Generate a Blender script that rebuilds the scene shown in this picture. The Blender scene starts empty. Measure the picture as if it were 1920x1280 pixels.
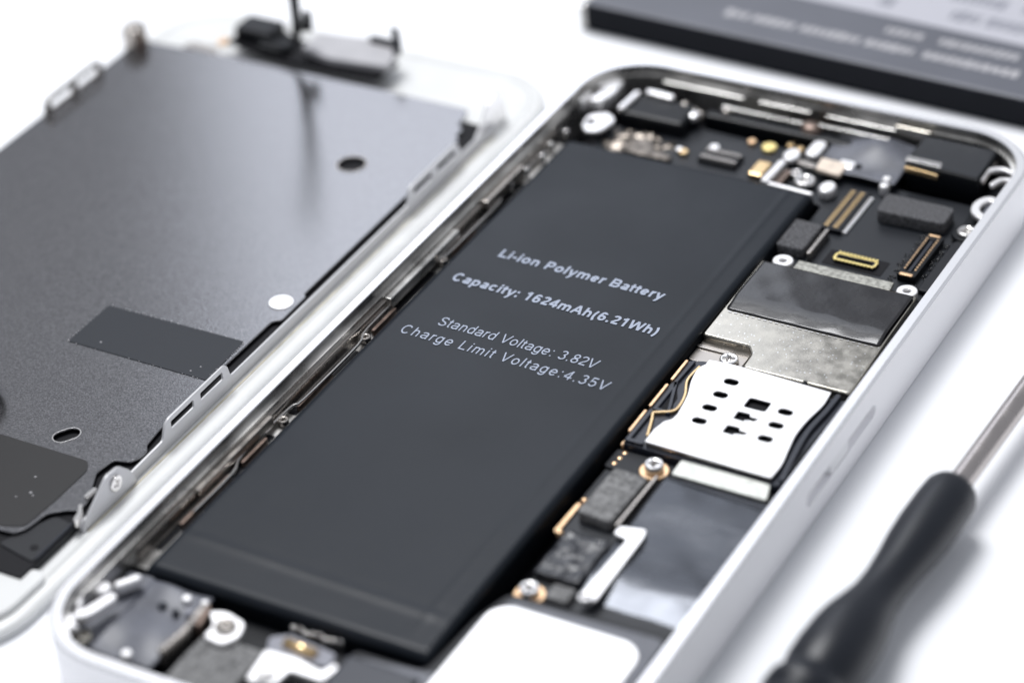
import bpy, bmesh, math, random
from mathutils import Vector, Matrix
random.seed(7)
S = 0.1                      # 1 Blender unit = 1 cm; every number below is in millimetres
PI = math.pi
sc = bpy.context.scene
C = sc.collection
sc.unit_settings.scale_length = 0.01

# ------------------------------------------------------------------ camera
cd = bpy.data.cameras.new('camera'); cam = bpy.data.objects.new('camera', cd); C.objects.link(cam)
R = Matrix(((0.8734354326903295, 0.4826657376404586, -0.06437647574173516),
            (-0.22931056810568082, 0.5243381648098471, 0.8200525301945178),
            (0.42956630253778544, -0.7015007303142118, 0.568655886360306)))
cam.matrix_world = Matrix.Translation(Vector((147.93671819, -146.25074502, 176.46309085)) * S) @ R.transposed().to_4x4()
cd.sensor_width = 36; cd.lens = 96.959
cd.clip_start = 1; cd.clip_end = 2000
cd.dof.use_dof = True; cd.dof.focus_distance = 30.0; cd.dof.aperture_fstop = 0.125; cd.dof.aperture_blades = 9
sc.camera = cam

# ------------------------------------------------------------------ light
w = bpy.data.worlds.new('World'); sc.world = w; w.use_nodes = True
wn = w.node_tree.nodes['Background']; wn.inputs[0].default_value = (0.88, 0.915, 1.0, 1); wn.inputs[1].default_value = 0.47
def area(name, loc, target, sx, sy, rad, col=(1, 1, 1)):
    l = bpy.data.lights.new(name, 'AREA'); l.shape = 'RECTANGLE'; l.size = sx * S; l.size_y = sy * S
    l.energy = rad * PI * sx * S * sy * S; l.color = col
    o = bpy.data.objects.new(name, l); C.objects.link(o)
    o.location = Vector(loc) * S
    o.rotation_euler = (Vector(target) * S - o.location).to_track_quat('-Z', 'Y').to_euler()
    return o
area('back_softbox', (-317, 600, 480), (-317, 0, 480), 245, 480, 1.75, (0.90, 0.95, 1.06))
area('key_softbox', (-250, 300, 860), (20, 60, 0), 420, 420, 17.0, (0.98, 0.985, 1.0))
vs = sc.view_settings; sc.display_settings.display_device = 'sRGB'
vs.view_transform = 'Standard'; vs.look = 'None'; vs.exposure = 0; vs.gamma = 1
try: vs.use_curve_mapping = False
except Exception: pass

# ------------------------------------------------------------------ materials
def mat(name, col, rough=0.5, metal=0.0, bump=0.0, bscale=60, vary=0.0, vscale=20, col2=None, rvary=0.0, detail=4, spec=0.5, coat=0, speck=None):
    m = bpy.data.materials.new(name); m.use_nodes = True; nt = m.node_tree; n = nt.nodes; L = nt.links
    b = n['Principled BSDF']
    b.inputs['Base Color'].default_value = (*col, 1); b.inputs['Roughness'].default_value = rough
    b.inputs['Metallic'].default_value = metal; b.inputs['Specular IOR Level'].default_value = spec
    b.inputs['Coat Weight'].default_value = coat
    tc = n.new('ShaderNodeTexCoord')
    mp = n.new('ShaderNodeVectorMath'); mp.operation = 'MULTIPLY'; mp.inputs[1].default_value = (1, 1, 1)
    L.new(tc.outputs['Object'], mp.inputs[0])
    if vary or rvary or col2:
        v = n.new('ShaderNodeTexNoise'); v.inputs['Scale'].default_value = vscale; v.inputs['Detail'].default_value = detail
        L.new(mp.outputs[0], v.inputs['Vector'])
        if vary or col2:
            mx = n.new('ShaderNodeMix'); mx.data_type = 'RGBA'
            c2 = col2 or tuple(min(1, c * (1 + vary)) for c in col); c1 = col if col2 else tuple(c * (1 - vary) for c in col)
            mx.inputs['A'].default_value = (*c1, 1); mx.inputs['B'].default_value = (*c2, 1)
            r = n.new('ShaderNodeValToRGB'); r.color_ramp.elements[0].position = .35; r.color_ramp.elements[1].position = .65
            L.new(v.outputs['Fac'], r.inputs[0]); L.new(r.outputs[0], mx.inputs['Factor']); last = mx.outputs['Result']
            if speck:
                sv = n.new('ShaderNodeTexVoronoi'); sv.inputs['Scale'].default_value = speck[0]; L.new(mp.outputs[0], sv.inputs['Vector'])
                sr = n.new('ShaderNodeValToRGB'); sr.color_ramp.elements[0].position = speck[1]; sr.color_ramp.elements[1].position = speck[1] + .04
                sr.color_ramp.elements[0].color = (1, 1, 1, 1); sr.color_ramp.elements[1].color = (0, 0, 0, 1)
                L.new(sv.outputs['Distance'], sr.inputs[0])
                m2 = n.new('ShaderNodeMix'); m2.data_type = 'RGBA'; L.new(sr.outputs[0], m2.inputs['Factor'])
                L.new(last, m2.inputs['A']); m2.inputs['B'].default_value = (*speck[2], 1); last = m2.outputs['Result']
            L.new(last, b.inputs['Base Color'])
        if rvary:
            mr = n.new('ShaderNodeMapRange'); mr.inputs[1].default_value = .3; mr.inputs[2].default_value = .7
            mr.inputs[3].default_value = max(.02, rough - rvary); mr.inputs[4].default_value = rough + rvary
            L.new(v.outputs['Fac'], mr.inputs[0]); L.new(mr.outputs[0], b.inputs['Roughness'])
    if bump:
        q = n.new('ShaderNodeTexNoise'); q.inputs['Scale'].default_value = bscale; q.inputs['Detail'].default_value = 3
        L.new(mp.outputs[0], q.inputs['Vector'])
        bp = n.new('ShaderNodeBump'); bp.inputs['Strength'].default_value = bump; bp.inputs['Distance'].default_value = 0.004
        L.new(q.outputs['Fac'], bp.inputs['Height']); L.new(bp.outputs[0], b.inputs['Normal'])
    return m
M = {}
M['table'] = mat('table', (.86, .87, .89), .6)
M['alu'] = mat('alu', (.94, .935, .95), .42, .15, bump=.05, bscale=200)
M['rim'] = mat('rim', (.95, .95, .97), .25, .7)
M['inner'] = mat('inner', (.58, .57, .55), .3, .9, vary=.4, vscale=1.2, rvary=.1)
M['tray'] = mat('tray', (.006, .006, .008), .6, spec=.15)
M['batt'] = mat('batt', (.0080, .0110, .0160), .36, bump=.05, bscale=70, rvary=.09, vscale=.5, spec=.20)
M['battside'] = mat('battside', (.003, .004, .006), .5, spec=.1)
M['print'] = mat('print', (.33, .37, .46), .6)
M['pcb'] = mat('pcb', (.010, .012, .016), .40, spec=.34, bump=.06, bscale=40, rvary=.06, vscale=2)
M['foam'] = mat('foam', (.085, .085, .09), .9, bump=1.0, bscale=60, vary=.8, vscale=60, spec=.3)
M['foamg'] = mat('foamg', (.16, .16, .16), .8, bump=1.0, bscale=35, vary=.45, vscale=20)
M['blk'] = mat('blk', (.004, .005, .007), .36, spec=.22)
M['blkm'] = mat('blkm', (.005, .006, .009), .42, spec=.28, bump=.1, bscale=50)
M['crink'] = mat('crink', (.022, .024, .03), .34, bump=1.0, bscale=9, rvary=.12, vscale=8)
M['plastb'] = mat('plastb', (.014, .017, .027), .3, bump=.1, bscale=30)
M['tin'] = mat('tin', (.48, .455, .40), .19, .95, bump=.08, bscale=30, vary=.12, vscale=7, rvary=.06, speck=(16, .11, (.75, .76, .76)))
M['tinlip'] = mat('tinlip', (.34, .335, .30), .38, .8, bump=.8, bscale=40, vary=.35, vscale=24)
M['chrome'] = mat('chrome', (.80, .78, .76), .18, .95, bump=.05, bscale=40)
M['steel'] = mat('steel', (.42, .39, .36), .28, .95, rvary=.08, vscale=6)
M['brown'] = mat('brown', (.20, .15, .125), .35, .85, vary=.3, vscale=10)
M['bright'] = mat('bright', (.93, .92, .92), .32, .65, bump=.05, bscale=30)
M['white'] = mat('white', (.85, .85, .86), .4)
M['gold'] = mat('gold', (.80, .58, .32), .25, .9, vary=.1, vscale=30)
M['goldy'] = mat('goldy', (.98, .80, .33), .3, .85)
M['copper'] = mat('copper', (.92, .60, .36), .3, .85, vary=.15, vscale=25)
M['pad'] = mat('pad', (.008, .0075, .009), .26, spec=.35, bump=.35, bscale=14, rvary=.07, vscale=3, coat=.5)
M['flex'] = mat('flex', (.06, .065, .076), .24, .6, bump=.10, bscale=5, rvary=.06, vscale=3)
M['plate'] = mat('plate', (.27, .268, .276), .165, .95, bump=.20, bscale=75, vary=.11, vscale=62, rvary=.05, detail=1)
M['tape'] = mat('tape', (.014, .017, .023), .5, spec=.25, bump=.25, bscale=90)
M['tapeb'] = mat('tapeb', (.014, .0135, .014), .5, spec=.25, bump=.1, bscale=60)
M['bezel'] = mat('bezel', (.66, .665, .655), .35, vary=.04, vscale=1.5)
M['grime'] = mat('grime', (.50, .46, .36), .6, vary=.3, vscale=4)
M['handle'] = mat('handle', (.006, .008, .013), .38, spec=.38, bump=.1, bscale=60)
M['shaft'] = mat('shaft', (.50, .46, .44), .25, 1.0, rvary=.05, vscale=4)
M['sparetop'] = mat('sparetop', (.095, .10, .12), .4, vary=.05, vscale=1)  # softbox sheen on the dark pack's top put into its base colour
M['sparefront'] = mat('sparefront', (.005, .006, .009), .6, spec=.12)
M['lab'] = mat('lab', (.42, .42, .46), .5)
M['labgrey'] = mat('labgrey', (.22, .225, .26), .5)
M['beige'] = mat('beige', (.70, .60, .50), .45, .3, vary=.1, vscale=10)
M['gloss'] = mat('gloss', (.01, .01, .012), .12)
M['wallm'] = mat('wallm', (.52, .52, .53), .4, .3, bump=.05, bscale=30)
M['silver'] = mat('silver', (.40, .395, .41), .5, vary=.06, vscale=4)
M['slate'] = mat('slate', (.095, .10, .12), .4, vary=.2, vscale=4, bump=.1, bscale=20)
M['bronze'] = mat('bronze', (.17, .15, .13), .33, .9, bump=.8, bscale=12, vary=.5, vscale=10)
M['green'] = mat('green', (.60, .61, .57), .4, .5, bump=.3, bscale=20, vary=.12, vscale=15)

# ------------------------------------------------------------------ mesh helpers
def link(name, me, m, parent=None, smooth=False):
    o = bpy.data.objects.new(name, me); C.objects.link(o)
    for x in (m if isinstance(m, (list, tuple)) else [m]): me.materials.append(M[x])
    if parent: o.parent = parent
    if smooth:
        for p in me.polygons: p.use_smooth = True
    return o
def from_bm(name, bm, m, parent=None, smooth=False, bevel=0):
    bmesh.ops.recalc_face_normals(bm, faces=bm.faces[:])
    if bevel:
        es = [e for e in bm.edges if len(e.link_faces) == 2 and e.calc_face_angle(0) > .6]
        bmesh.ops.bevel(bm, geom=es, offset=bevel * S, segments=2, affect='EDGES', profile=.5)
    me = bpy.data.meshes.new(name); bm.to_mesh(me); bm.free()
    return link(name, me, m, parent, smooth)
def box_bm(bm, x0, x1, y0, y1, z0, z1, rz=0, ctr=None):
    vs_ = [bm.verts.new((x * S, y * S, z * S)) for z in (z0, z1) for x, y in ((x0, y0), (x1, y0), (x1, y1), (x0, y1))]
    for f in ((0, 3, 2, 1), (4, 5, 6, 7), (0, 1, 5, 4), (1, 2, 6, 5), (2, 3, 7, 6), (3, 0, 4, 7)): bm.faces.new([vs_[i] for i in f])
    if rz:
        cx, cy = ctr or ((x0 + x1) / 2, (y0 + y1) / 2)
        bmesh.ops.rotate(bm, verts=vs_, cent=(cx * S, cy * S, 0), matrix=Matrix.Rotation(rz, 3, 'Z'))
def box(name, x0, x1, y0, y1, z0, z1, m, parent=None, bevel=.08, rz=0):
    bm = bmesh.new(); box_bm(bm, x0, x1, y0, y1, z0, z1, rz); return from_bm(name, bm, m, parent, bevel=bevel)
def rr(x0, x1, y0, y1, r, n=6):
    out = []
    for cx, cy, a0 in ((x1 - r, y1 - r, 0), (x0 + r, y1 - r, 90), (x0 + r, y0 + r, 180), (x1 - r, y0 + r, 270)):
        for i in range(n + 1):
            a = math.radians(a0 + 90 * i / n); out.append((cx + r * math.cos(a), cy + r * math.sin(a)))
    return out
def circ(x, y, r, n=20, ry=None): return [(x + r * math.cos(2 * PI * i / n), y + (ry or r) * math.sin(2 * PI * i / n)) for i in range(n)]
def rnd(pts, r, n=4):
    out = []; k = len(pts)
    for i in range(k):
        p0, p, p1 = Vector(pts[i - 1]), Vector(pts[i]), Vector(pts[(i + 1) % k])
        a = (p0 - p); b = (p1 - p); rr_ = min(r, a.length * .45, b.length * .45)
        a = p + a.normalized() * rr_; b = p + b.normalized() * rr_
        for j in range(n + 1):
            t = j / n; q = a * (1 - t) ** 2 + p * 2 * t * (1 - t) + b * t ** 2; out.append((q.x, q.y))
    return out
def plate(name, outer, z0, z1, m, parent=None, holes=(), bevel=.06):
    cu = bpy.data.curves.new('tmp', 'CURVE'); cu.dimensions = '2D'; cu.fill_mode = 'BOTH'
    for loop in [outer] + list(holes):
        s = cu.splines.new('POLY'); s.points.add(len(loop) - 1)
        for p, q in zip(s.points, loop): p.co = (q[0] * S, q[1] * S, 0, 1)
        s.use_cyclic_u = True
    bevel = min(bevel, (z1 - z0) * .45)
    cu.extrude = ((z1 - z0) / 2 - bevel) * S; cu.bevel_depth = bevel * S; cu.bevel_resolution = 1; cu.offset = -bevel * S
    t = bpy.data.objects.new('tmp', cu); C.objects.link(t)
    dg = bpy.context.evaluated_depsgraph_get(); me = bpy.data.meshes.new_from_object(t.evaluated_get(dg), depsgraph=dg)
    C.objects.unlink(t); bpy.data.objects.remove(t); bpy.data.curves.remove(cu)
    for v in me.vertices: v.co.z += (z0 + z1) / 2 * S
    me.materials.clear(); me.name = name
    return link(name, me, m, parent)
def stroke(pts, wd, n=6, caps=True):
    pts = [Vector(p) for p in pts]; L_, R_ = [], []
    for i, p in enumerate(pts):
        a = (pts[i] - pts[i - 1]).normalized() if i else None; b = (pts[i + 1] - pts[i]).normalized() if i < len(pts) - 1 else None
        t = ((a or b) + (b or a)).normalized(); nn = Vector((-t.y, t.x))
        k = wd / 2 / max(.5, nn.dot(Vector((-(a or b).y, (a or b).x))))
        L_.append(p + nn * k); R_.append(p - nn * k)
    out = [tuple(v) for v in R_]
    def cap(c, d):
        a0 = math.atan2(d.y, d.x) - PI / 2
        return [(c.x + wd / 2 * math.cos(a0 + PI * i / n), c.y + wd / 2 * math.sin(a0 + PI * i / n)) for i in range(1, n)]
    if caps: out += cap(pts[-1], pts[-1] - pts[-2])
    out += [tuple(v) for v in reversed(L_)]
    if caps: out += cap(pts[0], pts[0] - pts[1])
    return out
def smooth_path(pts, n=5):
    P_ = [Vector(p) for p in pts]; out = []
    for i in range(len(P_) - 1):
        p0, p1, p2, p3 = P_[max(0, i - 1)], P_[i], P_[i + 1], P_[min(len(P_) - 1, i + 2)]
        for j in range(n):
            t = j / n
            out.append(tuple(.5 * ((2 * p1) + (-p0 + p2) * t + (2 * p0 - 5 * p1 + 4 * p2 - p3) * t * t + (-p0 + 3 * p1 - 3 * p2 + p3) * t ** 3)))
    out.append(tuple(P_[-1])); return out
def strip(name, pts, wd, z0, z1, m, parent=None, bevel=.06, caps=True): return plate(name, stroke(pts, wd, caps=caps), z0, z1, m, parent, bevel=bevel)
def tube_bm(bm, pts, r, n=10, flat=1.0):
    pts = [Vector(p) for p in pts]; rings = []
    up = Vector((0, 0, 1))
    for i, p in enumerate(pts):
        t = (pts[min(i + 1, len(pts) - 1)] - pts[max(i - 1, 0)]).normalized()
        a = t.cross(up); a = a.normalized() if a.length > 1e-3 else Vector((1, 0, 0)); b = a.cross(t).normalized()
        ri = r[i] if isinstance(r, (list, tuple)) else r
        rings.append([bm.verts.new((p + a * ri * math.cos(2 * PI * k / n) + b * ri * flat * math.sin(2 * PI * k / n)) * S) for k in range(n)])
    for u, v in zip(rings, rings[1:]):
        for k in range(n): bm.faces.new((u[k], u[(k + 1) % n], v[(k + 1) % n], v[k]))
    bm.faces.new(rings[0]); bm.faces.new(list(reversed(rings[-1])))
def tube(name, pts, r, m, parent=None, n=12, flat=1.0):
    bm = bmesh.new(); tube_bm(bm, pts, r, n, flat); return from_bm(name, bm, m, parent, smooth=True)
def lathe_bm(bm, prof, x, y, n=24):
    rings = []
    for r, z in prof:
        rings.append([bm.verts.new(((x + r * math.cos(2 * PI * k / n)) * S, (y + r * math.sin(2 * PI * k / n)) * S, z * S)) for k in range(n)] if r > 1e-6 else [bm.verts.new((x * S, y * S, z * S))])
    for u, v in zip(rings, rings[1:]):
        for k in range(n):
            a = [u[k % len(u)], u[(k + 1) % len(u)], v[(k + 1) % len(v)], v[k % len(v)]]
            q = []
            [q.append(c) for c in a if c not in q]
            if len(q) > 2: bm.faces.new(q)
def grid(name, x0, x1, y0, y1, zf, m, parent=None, nx=24, ny=24, thick=.05):
    bm = bmesh.new(); V = [[bm.verts.new(((x0 + (x1 - x0) * i / nx) * S, (y0 + (y1 - y0) * j / ny) * S, zf(x0 + (x1 - x0) * i / nx, y0 + (y1 - y0) * j / ny) * S)) for i in range(nx + 1)] for j in range(ny + 1)]
    for j in range(ny):
        for i in range(nx): bm.faces.new((V[j][i], V[j][i + 1], V[j + 1][i + 1], V[j + 1][i]))
    o = from_bm(name, bm, m, parent, smooth=True)
    s = o.modifiers.new('thickness', 'SOLIDIFY'); s.thickness = thick * S; s.offset = -1
    return o
def screw(parent, x, y, z, r=1.0, m='chrome', name='screw', h=.6):
    """round-headed screw with a sunk cross"""
    cr = []; a = r * .55; b = r * .13
    for k in range(4):
        t = Matrix.Rotation(k * PI / 2 + .35, 2)
        for p in ((a, -b), (a, b), (b, b)): q = t @ Vector(p); cr.append((x + q.x, y + q.y))
    o = plate(name, circ(x, y, r, 24), z, z + h, m, parent, holes=[cr], bevel=.16 * r)
    box_bm_ = bmesh.new(); lathe_bm(box_bm_, [(0, z + h * .35), (r * .8, z + h * .35), (r * .8, z), (0, z)], x, y)
    me = bpy.data.meshes.new('base'); box_bm_.to_mesh(me); box_bm_.free()
    bm = bmesh.new(); bm.from_mesh(o.data); bm.from_mesh(me); bm.to_mesh(o.data); bm.free(); bpy.data.meshes.remove(me)
    return o
def text(name, s, x, y, z, size, width, m, parent, rz=0, bold=0, space=1.0, h=.012):
    cu = bpy.data.curves.new('t', 'FONT'); cu.body = s; cu.size = size * S; cu.align_x = 'CENTER'; cu.align_y = 'CENTER'
    cu.offset = bold * S; cu.space_character = space; cu.resolution_u = 6
    t = bpy.data.objects.new('t', cu); C.objects.link(t)
    dg = bpy.context.evaluated_depsgraph_get(); me = bpy.data.meshes.new_from_object(t.evaluated_get(dg), depsgraph=dg)
    C.objects.unlink(t); bpy.data.objects.remove(t)
    xs = [v.co.x for v in me.vertices]; k = width * S / (max(xs) - min(xs)); mid = (max(xs) + min(xs)) / 2
    for v in me.vertices: v.co.x = (v.co.x - mid) * k
    me.transform(Matrix.Translation((x * S, y * S, (z + h) * S)) @ Matrix.Rotation(rz, 4, 'Z'))
    me.materials.clear(); return link(name, me, m, parent)
def join(name, objs, parent=None):
    """several flat pieces of one part merged into one mesh"""
    bm = bmesh.new()
    for o in objs: bm.from_mesh(o.data)
    me = bpy.data.meshes.new(name); bm.to_mesh(me); bm.free()
    me.materials.append(objs[0].data.materials[0])
    for o in objs: bpy.data.objects.remove(o)
    r = bpy.data.objects.new(name, me); C.objects.link(r); r.parent = parent; return r
def thing(name, label, cat, loc=(0, 0, 0), group=None):
    o = bpy.data.objects.new(name, None); C.objects.link(o); o['label'] = label; o['category'] = cat
    if group: o['group'] = group
    o.empty_display_size = 1
    return o
def lab(o, s): o['label'] = s; return o

# ------------------------------------------------------------------ table
bm = bmesh.new(); box_bm(bm, -900, 1000, -700, 1400, -20, 0)
tb = from_bm('table_surface', bm, 'table'); tb['kind'] = 'structure'

# ================================================================== OPEN PHONE
ph = thing('open_phone', 'silver phone without its front, insides and black battery exposed', 'phone')

def ring(name, prof, x0, x1, y0, y1, r, m, parent, close=True, matfn=None, n=14):
    bm = bmesh.new(); loops = []
    for ins, z in prof:
        rad = max(.3, r - ins)
        loops.append([bm.verts.new((p[0] * S, p[1] * S, z * S)) for p in rr(x0 + ins, x1 - ins, y0 + ins, y1 - ins, rad, n)])
    k = len(loops[0]); seq = list(zip(loops, loops[1:])) + ([(loops[-1], loops[0])] if close else [])
    for li, (u, v) in enumerate(seq):
        for i in range(k):
            f = bm.faces.new((u[i], u[(i + 1) % k], v[(i + 1) % k], v[i]))
            if matfn: f.material_index = matfn(li)
    return from_bm(name, bm, m, parent, smooth=False)
fr = ring('frame', [(.35, 0), (.06, .12), (0, .5), (0, 7.3), (.30, 7.6), (1.22, 7.6), (1.3, 7.5), (1.34, 6.3), (1.7, 6.25), (1.8, 1.0), (1.0, .3)],
          0, 58.6, 0, 123.8, 9.2, ['alu', 'rim', 'inner'], ph, matfn=lambda i: 1 if 3 <= i <= 5 else (2 if 5 < i < 9 else 0))
for p in fr.data.polygons: p.use_smooth = True
# the tray slot cut through the right flank
def cut(o, loops_z):
    tmp = []
    for outer, z0, z1, axis in loops_z:
        c = plate('cutter', outer, z0, z1, 'blk', bevel=.001)
        if axis == 'x':
            for v in c.data.vertices: v.co = Vector((v.co.z, v.co.x, v.co.y))
        md = o.modifiers.new('cut', 'BOOLEAN'); md.object = c; md.operation = 'DIFFERENCE'; md.solver = 'EXACT'; tmp.append(c)
    dg = bpy.context.evaluated_depsgraph_get(); me = bpy.data.meshes.new_from_object(o.evaluated_get(dg), depsgraph=dg)
    o.modifiers.clear(); o.data = me
    for c in tmp: bpy.data.objects.remove(c)
cut(fr, [(rr(53.6, 71.4, 2.95, 4.65, .84), 57.4, 60, 'x'), (circ(11, 3.9, .55), -1, 2.4, 'y')] if False else [(rr(53.6, 71.4, 2.95, 4.65, .84), 57.7, 60, 'x')])
try: fr.data.set_sharp_from_angle(angle=math.radians(24))
except Exception: pass
# inside of the slot: pale sill with a bright tray stop in the middle
box('tray_stop', 57.72, 58.52, 60.0, 64.4, 3.0, 4.6, 'white', ph, bevel=.1)
plate('back_tray', rr(1.5, 57.1, 1.5, 122.3, 7.7, 10), .6, 1.25, 'tray', ph, bevel=0.01)
# screw recess on the bottom flank (small dark port)
plate('lower_port', rr(9.5, 13.5, -.06, .3, .02, 1), 2.6, 4.6, 'tray', ph, bevel=0)

# ---- battery
bt = bpy.data.objects.new('battery', None)
from mathutils import noise
def battery():
    x0, x1, y0, y1 = 3.7, 36.5, 16.2, 105.6; nx, ny = 110, 230
    def co(a, b):                                   # denser rows near the edges
        f = lambda t: t + .035 * math.sin(2 * PI * t) * -1.6
        return f(a), f(b)
    bm = bmesh.new(); V = []
    for j in range(ny + 1):
        row = []
        for i in range(nx + 1):
            u, v = co(i / nx, j / ny); x = x0 + (x1 - x0) * u; y = y0 + (y1 - y0) * v
            dl, dr, db, dt = x - x0, x1 - x, y - y0, y1 - y
            z = 5.42
            for d, wd, hh in ((dl, 1.2, 1.15), (dr, .75, .7), (db, 1.0, .9), (dt, .9, .9)):
                if d < wd: z -= hh * (1 - math.sqrt(max(0, 1 - (1 - d / wd) ** 2)))
            if y < 23.5: z -= .05 * (23.5 - y) / 7 * 6 * .5
            z += .085 * math.exp(-((y - 22.2 + .02 * x) / .55) ** 2) * min(1, dl / 3, dr / 3)
            z += .035 * math.exp(-((x - 33.6) / .4) ** 2) * min(1, max(0, (y - 18) / 4))
            z += .034 * noise.noise(Vector((x * .12, y * .09, 0))) + .006 * noise.noise(Vector((x * .5, y * .5, 3)))
            row.append(bm.verts.new((x * S, y * S, z * S)))
        V.append(row)
    for j in range(ny):
        for i in range(nx): bm.faces.new((V[j][i], V[j][i + 1], V[j + 1][i + 1], V[j + 1][i]))
    edge = [V[0][i] for i in range(nx + 1)] + [V[j][nx] for j in range(1, ny + 1)] + [V[ny][i] for i in range(nx - 1, -1, -1)] + [V[j][0] for j in range(ny - 1, 0, -1)]
    low = [bm.verts.new((v.co.x, v.co.y, 1.3 * S)) for v in edge]
    for k in range(len(edge)):
        f = bm.faces.new((edge[k], edge[(k + 1) % len(edge)], low[(k + 1) % len(edge)], low[k])); f.material_index = 1
    bm.faces.new(low)
    o = from_bm('battery', bm, ['batt', 'battside'], ph, smooth=True)
    try: o.data.set_sharp_from_angle(angle=math.radians(35))
    except Exception: pass
    return o
bt = battery(); lab(bt, 'black battery pack with four lines of pale print')
def arc(cx, cy, rx, ry, a0, a1, n=14): return [(cx + rx * math.cos(math.radians(a0 + (a1 - a0) * i / n)), cy + ry * math.sin(math.radians(a0 + (a1 - a0) * i / n))) for i in range(n + 1)]
def glyph(c, s):
    """plain grotesque letters drawn as strokes; returns advance, [centre lines] (1000 units to the em)"""
    X, H, h = 519, 716, s / 2; b = s > 100
    def bowl(w, m=38): return m + h, w - m - h
    if c == ' ': return 278, []
    if c in 'il':
        w = 278 if b else 222; x = w / 2
        return w, [[(x, 0), (x, H if c == 'l' else X)]] + ([[(x, H - s * .95), (x, H)]] if c == 'i' else [])
    if c == '-': return 333, [[(40, 250), (293, 250)]]
    if c == '.': return 278, [[(139, 0), (139, s * 1.05)]]
    if c == ':': return 278, [[(139, 0), (139, s * 1.05)], [(139, X - s * 1.05), (139, X)]]
    if c == 'o': w = 611 if b else 556; l, r = bowl(w); return w, [arc(w / 2, X / 2, (r - l) / 2, X / 2 - h + 10, 0, 360, 28)]
    if c in 'nh':
        w = 611 if b else 556; l = 66 + h; r = w - 66 - h; ry = 180
        return w, [[(l, 0), (l, X if c == 'n' else H)], [(l, X - ry - h - 30)] + arc((l + r) / 2, X - h + 10 - ry, (r - l) / 2, ry, 165, 0) + [(r, 0)]]
    if c == 'm':
        w = 889 if b else 833; l = 62 + h; r = w - 62 - h; q = (l + r) / 2; ry = 160
        return w, [[(l, 0), (l, X)]] + [arc((a + z) / 2, X - h + 10 - ry, (z - a) / 2, ry, 165, 0) + [(z, 0)] for a, z in ((l, q), (q, r))]
    if c == 'r': w = 389 if b else 333; l = 66 + h; return w, [[(l, 0), (l, X)], arc(l + 180, X - h - 190, 180, 200, 175, 78)]
    if c in 'pdbgq':
        w = 611 if b else 556; l, r = bowl(w, 40); rx = (r - l) / 2; o_ = arc((l + r) / 2, X / 2, rx, X / 2 - h + 10, 0, 360, 28)
        if c == 'p': return w, [o_, [(l + 12, -200), (l + 12, X)]]
        if c == 'd': return w, [o_, [(r - 12, 0), (r - 12, H)]]
        return w, [o_, [(r - 12, X)] + [(r - 12, 30)] + arc((l + r) / 2, -20, rx - 12, 190 - h, 0, -165)]
    if c == 'a':
        w = 556; l, r = bowl(w, 44); r -= 12
        return w, [arc((l + r) / 2, X - 165, (r - l) / 2, 165 - h + 10, 160, 0) + [(r, 90), (r + 22, 0)], arc((l + r) / 2 - 5, 150, (r - l) / 2 + 2, 150 - h + 10, 62, 335, 22)] + [[((l + r) / 2 + 60, 282), (r, 325)]]
    if c == 'e':
        w = 556; l, r = bowl(w, 38); return w, [[(l, X / 2 - 5), (r, X / 2 - 5)] , arc(w / 2, X / 2, (r - l) / 2, X / 2 - h + 10, 0, 322, 24)]
    if c == 'c': w = 556 if b else 500; l, r = bowl(w, 36); return w, [arc(w / 2 + 8, X / 2, (r - l) / 2 + 6, X / 2 - h + 10, 42, 318, 22)]
    if c == 't': w = 333 if b else 278; x = w * .45; return w, [[(x, H - 60), (x, 110)] + arc(x + 85, 105, 85, 105 - h + 6, 180, 285, 8), [(10, X - h * .9), (w - 20, X - h * .9)]]
    if c == 'y': w = 556 if b else 500; return w, [[(h + 8, X), (w / 2 + 6, 20)], [(w - h - 8, X), (w / 2 - 20, -110)] + arc(w / 2 - 110, -85, 80, 100, -30, -110, 6)]
    if c == 'P' or c == 'B':
        w = 667 if c == 'P' or not b else 722; l = 78 + h; r = w - 50 - h
        if c == 'P': return w, [[(l, 0), (l, H)], [(l, H - h), (r - 190, H - h)] + arc(r - 190, H - h - 165, 190, 165, 90, -90) + [(l, H - h - 330)]]
        return w, [[(l, 0), (l, H)], [(l, H - h), (r - 190, H - h)] + arc(r - 190, H - h - 145, 165, 145, 90, -90) + [(l, H - h - 290)], [(r - 190, H - h - 290)] + arc(r - 185, (H - 290) / 2, 185, (H - 290 - s) / 2, 90, -90) + [(l, h)]]
    if c == 'L': w = 611 if b else 556; l = 74 + h; return w, [[(l, 0), (l, H)], [(l, h), (w - 30, h)]]
    if c == 'C': return 722, [arc(365, H / 2, 315 - h, H / 2 - h + 12, 42, 318, 28)]
    if c == 'S': return 667, [[(p[0], p[1]) for p in arc(333, H - 185, 255 - h, 185 - h + 12, 18, 180, 12)] + smooth_path([(80 + h, H - 200), (150 + h, 425), (333, 365), (520 - h, 305), (600 - h, 195)], 4)[1:-1] + arc(333, 195, 270 - h, 195 - h + 12, 0, -165, 14)]
    if c == 'V': return 667, [[(h + 6, H), (333, 10)], [(661 - h, H), (333, 10)]]
    if c == 'W': return 944, [[(h + 6, H), (245, 10)], [(245, 10), (472, H - 20)], [(472, H - 20), (700, 10)], [(700, 10), (938 - h, H)]]
    if c == 'A': w = 722 if b else 667; return w, [[(h + 2, 0), (w / 2, H - 10)], [(w - h - 2, 0), (w / 2, H - 10)], [(150, 235), (w - 150, 235)]]
    if c in '()':
        p = arc(290 + h, 255, 250, 475, 125, 235, 16)
        if c == ')': p = [(333 - x, y) for x, y in p]
        return 333, [p]
    w = 556; l, r = bowl(w, 42); m = w / 2; rx = (r - l) / 2
    if c == '1': return w, [[(320, 0), (320, H)], [(110, H - 175 + (0 if b else 20)), (235, H - 120), (318, H - 20)]]
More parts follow.
